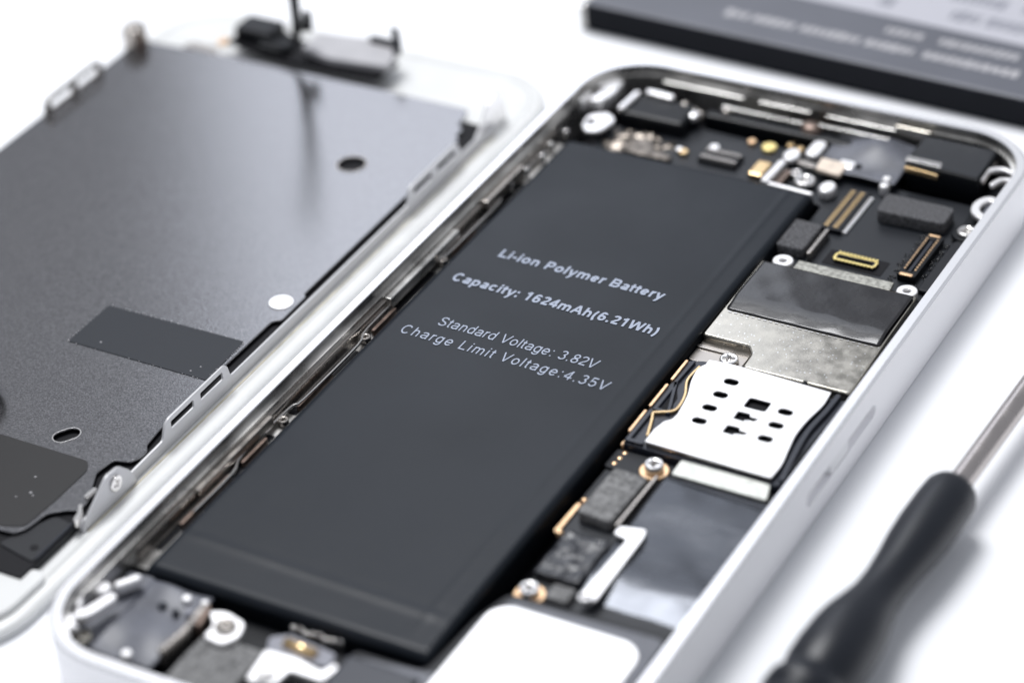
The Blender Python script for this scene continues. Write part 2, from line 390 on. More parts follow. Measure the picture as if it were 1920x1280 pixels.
    if c == '2': return w, [arc(m, H - 200, rx, 200 - h + 5, 165, 0, 14) + smooth_path([(r, H - 210), (r - 60, 370), (m - 40, 230), (l + 10, h + 15)], 5)[1:], [(l - 6, h), (w - 45, h)]]
    if c == '3': return w, [arc(m - 5, H - 180, rx - 20, 180 - h + 5, 160, -75, 16), arc(m - 5, 205, rx, 205 - h + 8, 82, -160, 18)]
    if c == '4': return w, [[(390, 0), (390, H)], [(390, H - 30), (60, 215)], [(45, 175 + h * .4), (w - 18, 175 + h * .4)]]
    if c == '5': return w, [[(r - 10, H - h), (140, H - h), (95 + h * .4, 345), (150, 385)] + arc(m, 232, rx, 232 - h + 8, 125, -160, 20)]
    if c == '6': return w, [arc(m + 2, 232, rx, 232 - h + 8, 0, 360, 26), smooth_path([(l, 240), (l + 8, 420), (l + 80, 610), (m + 20, H - h + 4), (r - 35, H - 130), (r - 20, H - 165)], 5)]
    if c == '8': return w, [arc(m, H - 180, rx - 28, 180 - h + 5, 0, 360, 24), arc(m, 195, rx, 195 - h + 8, 0, 360, 26)]
    return w, []
def print_line(name, txt, x, y, z, cap, width, m, parent, rz, sw, track):
    segs = []; cur = 0
    for ch in txt:
        adv, ls = glyph(ch, sw); segs += [[(px + cur, py) for px, py in l] for l in ls]; cur += adv + track
    tot = cur - track; kx = width / tot; ky = cap / 716; bm = bmesh.new(); rot = Matrix.Rotation(rz, 2)
    for n_, l in enumerate(segs):
        pts = [Vector(p) for p in l]; q = [pts[0]]
        for p in pts[1:]:
            if (p - q[-1]).length > 4: q.append(p)
        closed = (Vector(l[0]) - Vector(l[-1])).length < 1
        Lr, Rr = [], []
        for i, p in enumerate(q):
            a = (q[i] - q[i - 1]).normalized() if i else ((q[-1] - q[-2]).normalized() if closed else None)
            bb = (q[i + 1] - q[i]).normalized() if i < len(q) - 1 else ((q[1] - q[0]).normalized() if closed else None)
            a = a or bb; bb = bb or a; t = (a + bb).normalized(); nn = Vector((-t.y, t.x)); k = sw / 2 / max(.6, nn.dot(Vector((-a.y, a.x))))
            Lr.append(p + nn * k); Rr.append(p - nn * k)
        zz = z + .004 * (n_ % 5)
        def V(p):
            v = rot @ Vector(((p.x - tot / 2) * kx, (p.y - 358) * ky)); return bm.verts.new(((x + v.x) * S, (y + v.y) * S, zz * S))
        A = [V(p) for p in Lr]; B = [V(p) for p in Rr]
        for i in range(len(A) - 1): bm.faces.new((A[i], B[i], B[i + 1], A[i + 1]))
    me = bpy.data.meshes.new(name); bm.to_mesh(me); bm.free()
    return link(name, me, m, parent)
for txt, x, y, cap, wd, sw, tr in (("Li-ion Polymer Battery", 19.5, 79.5, 1.62, 21.3, 150, 10), ("Capacity: 1624mAh(6.21Wh)", 19.5, 73.1, 1.62, 26.3, 150, 10),
        ("Standard Voltage: 3.82V", 19.4, 64.8, 1.62, 20.0, 88, 25), ("Charge Limit Voltage:4.35V", 19.3, 61.8, 1.62, 26.0, 88, 95)):
    print_line('printed_text', txt, x, y, 5.47, cap, wd, 'print', bt, math.radians(-1.4), sw, tr)

def pins(name, spots, sx, sy, z0, z1, m, parent):
    first = box(name, -sx / 2, sx / 2, -sy / 2, sy / 2, z0, z1, m, parent, bevel=0)
    for k, (x, y) in enumerate(spots):
        o = first if k == 0 else first.copy()
        if k: C.objects.link(o); o.parent = parent
        o.location = (x * S, y * S, 0)

# ---- logic board, right column
lb = plate('logic_board', rnd([(38.8, 26.8), (56.4, 26.8), (56.6, 112.5), (52.5, 113), (43.5, 113), (43.2, 121), (30, 121), (29.5, 106.4), (37.2, 106.3), (37.2, 40.2), (38.8, 38.6)], .8), 2.6, 3.4, 'pcb', ph)
def foam(name, pts, z0, z1, m, parent, r=.5): return plate(name, rnd(pts, r), z0, z1, m, parent, bevel=.15)
foam('foam_pad', [(36.2, 100.8), (39.8, 100.6), (39.8, 94.9), (36.4, 94.9)], 3.4, 4.7, 'foam', lb)
foam('foam_pad', [(44.0, 109.5), (52.5, 109.5), (52.6, 105.7), (44.3, 105.5)], 3.4, 5.0, 'foam', lb, .8)
strip('grounding_spring', [(40.5, 100.2), (40.5, 95.0)], .5, 3.4, 4.5, 'steel', lb)
# long board-to-board connector with two gold rows
c1 = plate('board_connector', rr(39.1, 41.7, 101.2, 110.3, .2), 3.4, 4.0, 'blkm', lb)
pins('contact_pin', [(x, 101.75 + i * .6) for x in (39.75, 40.9) for i in range(14)], .6, .3, 4.0, 4.12, 'gold', lb)
pins('contact_pin', [(42.0, 101.75 + i * .6) for i in range(14)], .55, .32, 3.4, 3.7, 'bright', lb)
# small gold connector in its recess
plate('connector_recess', rr(42.0, 49.2, 95.1, 98.1, .15), 3.36, 3.45, 'tray', lb, bevel=.01)
plate('small_connector', rr(43.0, 48.2, 95.85, 97.3, .35), 3.43, 3.8, 'blkm', lb, holes=[rr(43.6, 47.6, 96.35, 96.8, .15)])
pins('contact_pin', [(43.4 + i * .45, y) for i in range(11) for y in (95.85, 97.3)], .27, .4, 3.78, 3.92, 'goldy', lb)
plate('gold_rim', rr(43.0, 48.2, 95.85, 97.3, .4), 3.74, 3.85, 'goldy', lb, holes=[rr(43.3, 47.9, 96.1, 97.05, .25)], bevel=.03)
# raised connector beside the right edge with crumbs of underfill round it
c2 = plate('edge_connector', rr(51.1, 53.3, 95.2, 104.2, .2), 3.4, 4.3, 'blk', lb, holes=[rr(51.8, 52.6, 96.2, 103.2, .1)])
plate('connector_core', rr(52.0, 52.42, 96.3, 103.1, .1), 3.4, 4.25, 'plastb', lb)
pins('contact_pin', [(x, 96.6 + i * .55) for i in range(13) for x in (51.58, 52.84)], .2, .28, 4.28, 4.37, 'copper', lb)
plate('connector_end', rr(51.4, 53.0, 95.1, 95.6, .15), 4.2, 4.42, 'copper', lb)
plate('connector_end', rr(51.5, 52.9, 103.8, 104.1, .1), 4.2, 4.42, 'copper', lb)
bm = bmesh.new()
for i in range(90):
    y = random.uniform(94, 105.4); x = random.choice((random.gauss(50.6, .22), random.gauss(53.8, .25)))
    bmesh.ops.create_icosphere(bm, subdivisions=1, radius=random.uniform(.10, .26) * S, matrix=Matrix.Translation((x * S, y * S, 3.45 * S)))
from_bm('underfill_beads', bm, 'gloss', lb, smooth=True)
foam('edge_cover', [(54.2, 93.5), (56.3, 93.5), (56.4, 104.5), (55.2, 105.5), (54.3, 104)], 3.4, 4.0, 'blkm', lb)
def ringpart(name, x, y, r, ri, z0, z1, m, parent):
    o = plate(name, circ(x, y, r, 28), z0, z1, m, parent, holes=[circ(x, y, ri, 16)], bevel=.12); return o
ringpart('standoff', 38.5, 92.4, 1.2, .42, 3.4, 4.5, 'bright', lb)
ringpart('standoff', 53.6, 92.2, 1.2, .42, 3.4, 4.5, 'bright', lb)
ringpart('screw_seat', 55.2, 106.2, 1.75, 1.0, 3.4, 4.2, 'blk', lb)
screw(lb, 55.2, 106.2, 4.0, 1.15)
foam('dark_chip', [(36.9, 51), (41.6, 51), (41.6, 54.3), (36.9, 54.3)], 3.4, 3.7, 'blkm', lb)
foam('foam_pad', [(38.8, 50.2), (42.7, 50.0), (42.5, 41.9), (38.6, 42.2)], 3.4, 4.7, 'foamg', lb)
strip('flex_edge', [(43.3, 50.6), (43.2, 42.0)], .35, 3.4, 4.6, 'steel', lb)
grid('crumpled_tape', 38.9, 43.7, 32.6, 39.5, lambda x, y: 4.3 + .22 * noise.noise(Vector((x * .6, y * .5, 1))) + .16 * noise.noise(Vector((x * 1.6, y * 1.3, 5))), 'crink', lb, 20, 24, .9)
box('dark_chip', 41.6, 44.0, 29.6, 31.8, 3.4, 4.3, 'foamg', lb, bevel=.2)
for (x, y, z) in ((42.2, 52.3, 4.0), (40.0, 29.6, 4.1)):
    ringpart('gold_ring', x, y, 1.6, .8, 3.4, z - .1, 'copper', lb)
    screw(lb, x, y, z - .1, 1.0, h=.9)
def dots(pts, r=.28, z=3.42, m='copper'):
    bm = bmesh.new()
    for x, y in pts: lathe_bm(bm, [(r, z - .3), (r, z + .1), (r * .6, z + .3), (0, z + .36)], x, y, 12)
    return from_bm('solder_pads', bm, m, lb, smooth=True)
dots([(38.0, 53.9), (37.9, 52.9), (37.8, 51.9)], .46)
dots([(37.75, 45.3), (37.6, 44.3), (37.9, 39.7)], .42)
strip('gold_trace', [(37.6, 44.2), (37.55, 39.7)], .55, 3.4, 3.7, 'copper', lb)
strip('gold_trace', [(37.45, 58), (37.35, 54.6)], .3, 3.4, 4.2, 'copper', lb)
plate('bright_strip', rnd([(43.6, 41.9), (46.3, 42.5), (46.6, 41.3), (46.7, 30.9), (46.0, 29.9), (44.9, 30.3), (45.2, 40.3), (43.5, 40.6)], .35), 4.3, 4.65, 'bright', lb, bevel=.1)
screw(lb, 45.6, 30.6, 4.5, .75, h=.4)

# ---- metal shield with black insulating pad
sh = plate('metal_shield', rnd([(36.4, 91.3), (55.2, 91.3), (55.6, 71.5), (43.2, 71.4), (43.1, 74.0), (42.2, 75.3), (36.6, 75.3)], .45, 6), 3.4, 4.7, 'tin', ph,
           bevel=.2)
grid('insulating_pad', 37.0, 55.05, 80.75, 90.5, lambda x, y: 5.16 - .22 * max(0, 83.6 - y) ** 2 / (max(0, 83.6 - y) + 1.8) + .01 * math.sin(x * 1.3) * math.sin(y), 'pad', sh, 50, 50, .22)
plate('pad_backing', rr(36.9, 55.15, 80.62, 90.6, .5), 4.7, 4.80, 'tray', sh, bevel=.02)
plate('shield_lip', rnd([(40.1, 93.3), (51.6, 93.3), (51.8, 91.6), (40.1, 91.6)], .1), 3.9, 4.35, 'tinlip', sh)
pins('solder_bead', [(37.6 + i * .7, 80.3) for i in range(25)], .34, .13, 4.69, 4.77, 'chrome', sh)
plate('shield_foot', rnd([(36.6, 75.6), (42.6, 75.6), (42.6, 71.6), (36.6, 71.6)], .4), 3.4, 3.75, 'steel', sh)
strip('foot_rib', [(36.8, 74.2), (40.2, 74.2)], .6, 3.75, 3.95, 'steel', sh)
screw(sh, 41.0, 72.8, 3.75, 1.05)
plate('edge_notch', circ(50.5, 71.45, .3, 12), 4.3, 4.76, 'tray', sh, bevel=.01)

# ---- SIM card reader
sr = plate('card_reader', rnd([(37.3, 70.6), (38.9, 71.2), (42, 71.1), (54.3, 70.4), (56.3, 70.6), (56.4, 55.6), (54.6, 54.3), (37.4, 54.6)], .3), 3.4, 4.35, 'plastb', ph)
lab(sr, 'card reader of dark plastic under a bright stamped cover')
def slot_(cx, cy, l=.82, h=.54): return rr(cx - l, cx + l, cy - h, cy + h, h * .95, 4)
holes = [slot_(43.5, 68.1), slot_(43.45, 65.55), slot_(43.4, 63.0), slot_(43.4, 60.5), slot_(50.95, 65.5), slot_(51.0, 63.0), slot_(50.95, 60.45),
         rr(46.5, 49.0, 64.6, 66.4, .3, 3),
         rnd([(46.4, 62.3), (46.4, 63.7), (47.7, 63.75), (47.9, 63.3), (48.9, 63.3), (48.8, 62.9), (48.2, 62.2)], .12),
         rnd([(46.4, 59.7), (46.4, 61.1), (47.7, 61.15), (47.9, 60.7), (48.9, 60.7), (48.8, 60.3), (48.2, 59.6)], .12)]
cov = plate('reader_cover', smooth_path([(39.6, 70.8), (42.3, 71.05), (48, 70.85)], 3) + smooth_path([(53.9, 70.6), (54.05, 68.2), (53.65, 65.2), (53.55, 62.4), (53.9, 59.8), (54.3, 57.1), (54.2, 54.7)], 4)
            + smooth_path([(47, 54.85), (39.8, 55.0)], 1) + [(39.75, 57.3), (40.1, 58.9), (40.7, 59.6)] + smooth_path([(40.8, 60.6), (40.3, 64.0), (39.5, 66.6), (39.2, 68.8), (39.6, 69.9)], 3),
            4.78, 5.0, 'bright', sr, holes=holes, bevel=.05)
box('cover_skirt', 39.9, 54.1, 54.95, 55.15, 4.0, 4.8, 'steel', sr, bevel=0); box('cover_skirt', 40.0, 53.6, 70.5, 70.7, 4.0, 4.8, 'steel', sr, bevel=0)
plate('reader_bed', rr(41.5, 52.9, 56.0, 69.6, .3), 4.36, 4.42, 'tray', sr, bevel=.02)
for cx, cy in ((48.4, 62.75), (48.4, 60.15)):
    strip('contact_spring', smooth_path([(47.6, cy), (48.2, cy + .15), (49.4, cy)], 3), .35, 4.5, 4.7, 'chrome', sr)
for y0, y1 in ((66.6, 70.2), (61.4, 65.4), (56.6, 60.3)):
    strip('gold_strip', [(37.25, y0), (37.2, y1)], .38, 3.6, 4.6, 'copper', sr)
strip('spring_arm', smooth_path([(39.0, 69.6), (38.9, 66.9), (39.9, 64.2), (40.1, 61.6), (38.8, 60.6), (38.2, 60.2), (38.6, 59.0), (39.4, 56.4)], 5), .3, 4.35, 4.75, 'gold', sr)
strip('plastic_rib', [(38.0, 70.3), (37.9, 66.2), (39.5, 61.2)], .4, 4.35, 4.7, 'plastb', sr)
strip('plastic_rib', [(38.0, 66.0), (38.0, 61.0), (39.6, 60.9)], .45, 4.35, 4.7, 'plastb', sr)
strip('plastic_rib', [(37.8, 60.4), (37.8, 55.0), (39.4, 55.0)], .5, 4.35, 4.72, 'plastb', sr)
strip('plastic_rib', smooth_path([(54.7, 70.5), (54.6, 67.5), (54.3, 63.5), (54.7, 59), (55.2, 55.2)], 4), .6, 4.35, 4.85, 'plastb', sr)
strip('plastic_rib', smooth_path([(55.9, 70.2), (55.7, 66), (55.4, 60.5), (55.3, 55.5)], 4), .35, 4.35, 4.7, 'blk', sr)
plate('well', rnd([(38.4, 65.4), (39.2, 63.9), (39.3, 61.5), (38.4, 61.5)], .1), 4.36, 4.40, 'tray', sr, bevel=.01)
for y in (69.3, 66.8, 64.9, 56.5, 53.9):
    plate('bright_tab', circ(56.6, y, .45 if y > 60 else .7, 12), 3.4, 4.9, 'bright', ph, bevel=.1)

# ---- flex ribbon with stiffener below the reader
fx = grid('flex_ribbon', 43.9, 56.3, 30.4, 51.6, lambda x, y: 4.12 - .24 * max(0, 37 - y) ** 2 / (max(0, 37 - y) + 3.2) + .16 * math.sin((y - 30) * .42) + .06 * noise.noise(Vector((x * .25, y * .3, 2))) + .02 * noise.noise(Vector((x * .5, y * 1.4, 7))), 'flex', ph, 30, 60, .12)
plate('stiffener', rnd([(44.2, 54.5), (54.3, 54.5), (55.0, 51.9), (44.3, 51.9)], .4), 3.95, 4.35, 'green', fx, bevel=.1)
for k in range(2): strip('ribbon_edge', [(44.1 + k * .45, 51.2), (55.0 + k * .1, 51.0 - k * .5)], .12, 4.36, 4.40, 'plastb', fx, bevel=.01)

# ---- loudspeaker block at the bottom
sp = plate('loudspeaker', rnd([(29.0, 2.6), (56.0, 2.6), (56.2, 29.1), (38.4, 28.4), (37.2, 24), (36.6, 15.2), (29, 15.0)], 1.0), 1.3, 4.6, 'blkm', ph, bevel=.3)
plate('speaker_cover', rnd([(30.2, 3.4), (55.4, 3.4), (55.5, 28.2), (39.2, 27.5), (38.2, 15.0), (30.2, 14.0)], 1.0), 4.6, 4.75, 'slate', sp)
plate('bright_label', rr(38.2, 54.3, 4.5, 26.4, 2.4, 8), 4.75, 4.9, 'bright', sp, bevel=.05)
box('speaker_step', 29.3, 37.2, 8.2, 13.6, 4.75, 5.1, 'plastb', sp, bevel=.25)

# ---- camera module, top right corner
cm = plate('camera_module', rnd([(43.9, 121.3), (53.4, 121.3), (53.5, 114.1), (44.1, 114.7)], .35), 2.6, 6.3, 'blk', ph, bevel=.2)
plate('module_top', rnd([(44.2, 121.0), (53.1, 121.0), (53.2, 114.4), (44.4, 115.0)], .3), 6.3, 6.42, 'pcb', cm, bevel=.03)
plate('camera_label', rnd([(44.0, 115.9), (48.3, 115.9), (48.5, 114.9), (44.0, 115.0)], .15), 5.6, 6.48, 'chrome', cm, bevel=.03)
strip('gold_edge', [(44.3, 114.35), (48.4, 113.95)], .22, 5.3, 6.0, 'gold', cm)
grid('camera_flex', 33.6, 43.8, 112.2, 120.6, lambda x, y: 4.5 + 1.2 * math.exp(-((x - 39.5) / 4.2) ** 2) * math.exp(-((y - 118.5) / 3.2) ** 2) + .05 * math.sin(x), 'slate', cm, 36, 30, .12)
strip('silver_wire', [(53.6, 119.5), (53.9, 114.6)], .2, 5.6, 5.8, 'steel', cm)
for x, y, r in ((42.6, 112.9, .55), (42.9, 111.4, .6)):
    plate('solder_blob', circ(x, y, r, 14), 3.4, 4.8, 'bright', cm, bevel=.2)
plate('flex_window', rr(38.2, 38.9, 113.6, 114.5, .1), 4.6, 4.78, 'tray', cm, bevel=.01)
box('flex_pad', 36.0, 38.0, 113.2, 114.9, 4.5, 4.75, 'bright', cm, bevel=.15)
box('flex_pad', 40.1, 44.6, 121.4, 122.2, 5.4, 6.7, 'tin', cm, bevel=.1)

# ---- screw lugs cast into the corners of the frame
def lug(name, pts, wd, z0, z1, m='bright', n=5): return strip(name, smooth_path(pts, n), wd, z0, z1, m, ph, bevel=.15)
lug('corner_lug', [(53.4, 115.2), (53.5, 117.2), (55.0, 118.3), (56.8, 117.6)], .7, 5.4, 6.0)
lug('corner_lug', [(57.0, 116.4), (55.6, 116.0), (55.0, 114.6)], .65, 5.4, 6.0)
lug('corner_lug', [(57.1, 112.3), (55.4, 112.6), (54.6, 111.2), (54.9, 109.6), (56.2, 108.6)], 1.05, 4.6, 5.2)
foam('lug_fill', [(55.4, 112.2), (57.1, 112.2), (57.1, 109.6), (55.4, 109.6)], 3.4, 4.7, 'slate', ph)
foam('corner_cover', [(44, 122.2), (55.5, 121.9), (56.6, 118), (56.4, 107.8), (53.8, 107.8), (53.6, 114), (54, 121.2)], 1.2, 3.6, 'blk', ph)
plate('corner_lug', rnd([(1.6, 119.3), (4.6, 119.6), (4.9, 116.4), (4.3, 113.9), (2.6, 113.6), (2.9, 115.8), (3.3, 117.1), (2.5, 117.6), (1.5, 116.6)], .5), 4.4, 6.2, 'bright', ph, bevel=.2)
plate('corner_lug', rnd([(1.6, 115.6), (2.3, 115.4), (2.2, 113.2), (1.5, 113.0)], .3), 4.4, 6.2, 'bright', ph, bevel=.2)
plate('corner_lug', rnd([(3.3, 111.9), (5.2, 113.6), (7.2, 112.2), (6.6, 109.0), (4.8, 108.2), (3.7, 109.6)], .8), 4.6, 5.1, 'bright', ph, bevel=.15, holes=[rnd([(3.9, 111.2), (4.9, 111.6), (4.9, 110.2), (4.2, 109.9)], .3)])
lug('corner_lug', [(1.5, 7.6), (2.6, 6.6), (3.6, 7.2), (4.4, 9.9)], 1.25, 5.5, 6.3)
plate('corner_lug', rnd([(1.3, 9.5), (2.4, 8.2), (3.0, 6.2), (3.6, 5.2), (4.6, 5.0), (2.4, 3.6)], .4), 5.5, 6.3, 'bright', ph, bevel=.2)
plate('frame_dot', circ(2.2, 11.5, .9, 20), 4.2, 5.6, 'bright', ph, bevel=.25)
strip('frame_slot', [(3.5, 12.4), (4.6, 14.0)], 1.0, 4.6, 5.8, 'bright', ph, bevel=.25)
foam('corner_cover', [(2, 16), (5.2, 16.2), (5.2, 9), (4.6, 5.0), (2, 6.5)], 1.2, 4.2, 'slate', ph)

# ---- left rail with its notches, clips and little screws
rl = box('side_rail', 1.8, 3.4, 17, 106, 1.2, 4.0, 'inner', ph, bevel=.1)
strip('steel_strip', [(1.75, 18), (1.8, 106)], .45, 4.0, 5.6, 'steel', rl)
for a, b in ((24, 32.6), (35.2, 39.5), (46, 52.5), (61.5, 66), (79, 84)): strip('rail_clip', [(2.9, a), (2.9, b)], .45, 3.6, 4.7, 'brown', rl, bevel=.05)
for a, b in ((20, 41), (45, 58), (62, 75), (79, 96)): plate('rail_groove', rr(2.1, 3.1, a, b, .2), 3.96, 4.02, 'tray', rl, bevel=.01)
strip('bright_wire', smooth_path([(3.05, 26), (3.1, 33), (2.3, 36), (2.35, 45), (2.9, 47), (2.95, 58), (2.2, 61.5), (2.3, 75), (2.9, 78.5), (2.9, 90), (2.2, 92), (2.3, 103)], 4), .24, 4.5, 4.9, 'chrome', rl)
for y in (43.1, 59.9, 76.9):
    screw(rl, 2.8, y, 4.1, .62, 'steel', h=.7)
for y in (93.8, 97.5, 101.0, 103.8, 107.2):
    plate('solder_blob', circ(2.6 + .5 * math.sin(y), y, .42, 12), 4.0, 5.4, 'chrome', rl, bevel=.18)
box('rail_step', 1.75, 2.6, 66, 81.5, 4.6, 5.9, 'inner', rl, bevel=.1)
box('rail_step', 1.75, 2.4, 28, 42, 4.8, 5.8, 'steel', rl, bevel=.1)
box('rail_step', 1.75, 2.7, 88, 97, 4.9, 6.0, 'steel', rl, bevel=.1)

# ---- parts across the top of the phone
tp = plate('upper_board', rnd([(6, 106.4), (30, 106.4), (30, 116.2), (16, 116.6), (15.5, 113.4), (6, 113)], .6), 2.4, 3.6, 'pcb', ph)
box('vibration_motor', 6.9, 15.6, 113.4, 118.4, 1.4, 5.6, 'blk', tp, bevel=.5)
strip('bracket_wire', [(7.1, 113.8), (7.3, 117.7)], .95, 5.5, 6.1, 'chrome', tp, bevel=.2)
strip('bracket_wire', [(8.6, 118.6), (11.6, 118.4)], 1.1, 5.3, 6.1, 'chrome', tp, bevel=.2)
box('bracket_foot', 13.4, 16.2, 115.9, 117.3, 4.6, 5.5, 'bright', tp, bevel=.25)
for x, y, z in ((13.6, 118.2, 5.7), (15.2, 117.7, 5.5), (16.0, 117.5, 5.3), (18.9, 119.0, 5.5), (10.4, 118.9, 5.6)):
    bm = bmesh.new(); lathe_bm(bm, [(.55, z - .9), (.55, z - .2), (.4, z), (0, z + .06)], x, y, 14); from_bm('solder_blob', bm, 'steel', tp, smooth=True)
grid('crimped_bracket', 6.6, 16.2, 107.6, 112.4, lambda x, y: 4.0 + .55 * noise.noise(Vector((x * .55, y * .7, 4))) + .35 * noise.noise(Vector((x * 1.7, y * 1.5, 8))) - .12 * abs(x - 11), 'bronze', tp, 30, 20, .4)
plate('bracket_arm', rnd([(11, 110.4), (13.2, 110.6), (14.2, 108.6), (16.8, 108.2), (16.8, 107), (11, 107)], .4), 3.6, 4.4, 'bronze', tp, bevel=.15)
for x, y, r, m in ((16.6, 110.5, .5, 'chrome'), (17.3, 110.2, .6, 'gold'), (20.3, 112.6, .65, 'bright'), (23.9, 115.6, .55, 'copper'), (26.4, 115.2, .95, 'goldy'), (28.6, 116.6, .5, 'gold'), (30.0, 116.2, .55, 'gold')):
    plate('contact_pad', circ(x, y, r, 16), 3.5, 4.1, m, tp, bevel=.12)
cc = box('small_connector', 19.6, 24.6, 109.2, 111.9, 3.6, 4.2, 'blkm', tp, bevel=.1)
pins('contact_pin', [(20.05 + i * .42, y) for i in range(11) for y in (109.75, 111.3)], .3, .55, 4.2, 4.4, 'steel', tp)
box('gold_pad', 26.7, 28.5, 108.3, 111.5, 3.6, 4.3, 'gold', tp, bevel=.15)
strip('bright_bracket', [(29.6, 107.0), (29.8, 111.4)], 1.0, 3.7, 4.9, 'bright', tp, bevel=.2)
box('copper_pad', 30.4, 31.3, 107.4, 111.0, 3.6, 4.2, 'brown', tp, bevel=.1)
strip('bright_bracket', [(29.6, 106.9), (35.6, 106.6)], .6, 3.6, 4.6, 'bright', tp, bevel=.15)
screw(tp, 33.6, 109.5, 3.8, 1.3)
screw(tp, 31.9, 110.8, 3.6, .7)
plate('bright_pad', circ(36.9, 108.6, 1.0, 18, 1.3), 3.4, 4.7, 'bright', tp, bevel=.25)
plate('bright_pad', rr(31.4, 33.2, 114.0, 117.6, .8), 4.0, 4.9, 'bright', tp, bevel=.2)
plate('bright_pad', circ(29.9, 114.0, 1.0, 18, 1.4), 3.8, 4.5, 'bright', tp, bevel=.2)
plate('beige_pad', rnd([(33.7, 114.2), (37.2, 114.1), (37.3, 111.2), (34.0, 111.6)], .3), 4.3, 4.8, 'beige', tp, bevel=.1)
strip('steel_tab', [(31.6, 112.9), (34.2, 112.6)], .9, 4.0, 4.4, 'steel', tp)
bar = box('top_bar', 16.5, 43.5, 117.6, 119.2, 1.3, 5.0, 'blk', ph, bevel=.3)
box('foil_edge', 18, 29.5, 119.6, 120.0, 1.3, 5.4, 'inner', bar, bevel=.05)
box('foil_edge', 30.8, 40, 119.6, 120.0, 1.3, 5.7, 'inner', bar, bevel=.05)
bm = bmesh.new(); lathe_bm(bm, [(1.2, 2), (1.2, 5.6), (.7, 5.8), (0, 5.8)], 30.1, 119.3, 20); from_bm('audio_post', bm, 'brown', bar, smooth=True)
for a, b in ((9, 20), (22, 29), (31, 42)): box('wall_ledge', a, b, 121.6, 122.1, 5.4, 5.9, 'inner', ph, bevel=.1)

# ---- parts across the bottom of the phone
bp = plate('charging_port_board', rnd([(4.4, 2.4), (29, 2.4), (29, 15.8), (5.6, 16.1)], .6), 1.3, 2.6, 'blk', ph)
grid('bottom_flex', 5.2, 12.4, 4.6, 15.6, lambda x, y: 4.3 + .14 * math.sin(y * .9) + .12 * math.sin(x * 1.1 + y * .4), 'slate', bp, 24, 30, .25)
for x, y, r, m in ((10.1, 14.4, .55, 'bright'), (12.1, 14.6, .45, 'bright'), (8.4, 12.6, .5, 'plastb'), (11.5, 12.8, .5, 'labgrey'), (10.2, 12.3, .4, 'plastb'), (9.4, 5.2, .6, 'bright'), (3.9, 5.4, 1.1, 'tin')):
    plate('solder_blob', circ(x, y, r, 14), 4.0, 4.75, m, bp, bevel=.2)
strip('steel_wall', [(12.6, 13.8), (12.9, 9.8), (12.5, 6.8)], .8, 3.0, 5.1, 'steel', bp, bevel=.2)
plate('screw_tab', rnd([(13.2, 13.6), (15.0, 14.3), (17.6, 13.6), (18.2, 11.6), (17.2, 9.9), (14.8, 10.2), (14.9, 12.0)], .7), 4.3, 4.8, 'bright', bp, bevel=.12)
screw(bp, 16.2, 12.2, 4.8, 1.1, 'steel', h=.4)
strip('bracket_wall', [(13.0, 13.9), (13.6, 11.4)], .6, 3.2, 5.0, 'brown', bp, bevel=.1)
grid('port_cover', 14.4, 21.2, 4.0, 11.4, lambda x, y: 4.2 + .05 * math.sin(x * 1.5) + .05 * math.sin(y), 'foamg', bp, 20, 20, .8)
box('port_side', 14.4, 29, 2.6, 4.0, 2.6, 4.6, 'pcb', bp, bevel=.2)
plate('bright_bracket', rnd([(21.4, 10.9), (24.9, 11.4), (25.0, 9.9), (28.1, 9.9), (28.9, 12.0), (28.0, 12.4), (27.4, 10.9), (26.6, 10.6)] if False else [(21.4, 11.2), (24.9, 11.4), (28.0, 10.8), (28.6, 12.4), (29.3, 11.8), (28.8, 9.6), (25.2, 9.6), (24.9, 7.0), (22.0, 6.8)], .35), 4.2, 4.8, 'bright', bp, bevel=.15)
screw(bp, 23.6, 7.9, 4.8, .9, h=.3)
plate('blue_flex', rnd([(20.3, 13.4), (22, 14.6), (27.6, 14.0), (28.0, 12.0), (21.2, 11.6)], .5), 3.6, 4.2, 'labgrey', bp)
bm = bmesh.new(); tube_bm(bm, [(22.4, 13.2, 4.3), (25.9, 12.9, 4.3)], .62, 14); from_bm('gold_spring', bm, 'gold', bp, smooth=True)
bm = bmesh.new()
for i in range(8): lathe_bm(bm, [(.34, 2.8), (.34, 3.7), (.22, 3.9), (0, 3.95)], 21.4 + i * .75, 16.0 + .25 * math.sin(i * 2.1), 12)
from_bm('contact_pins', bm, 'chrome', bp, smooth=True)

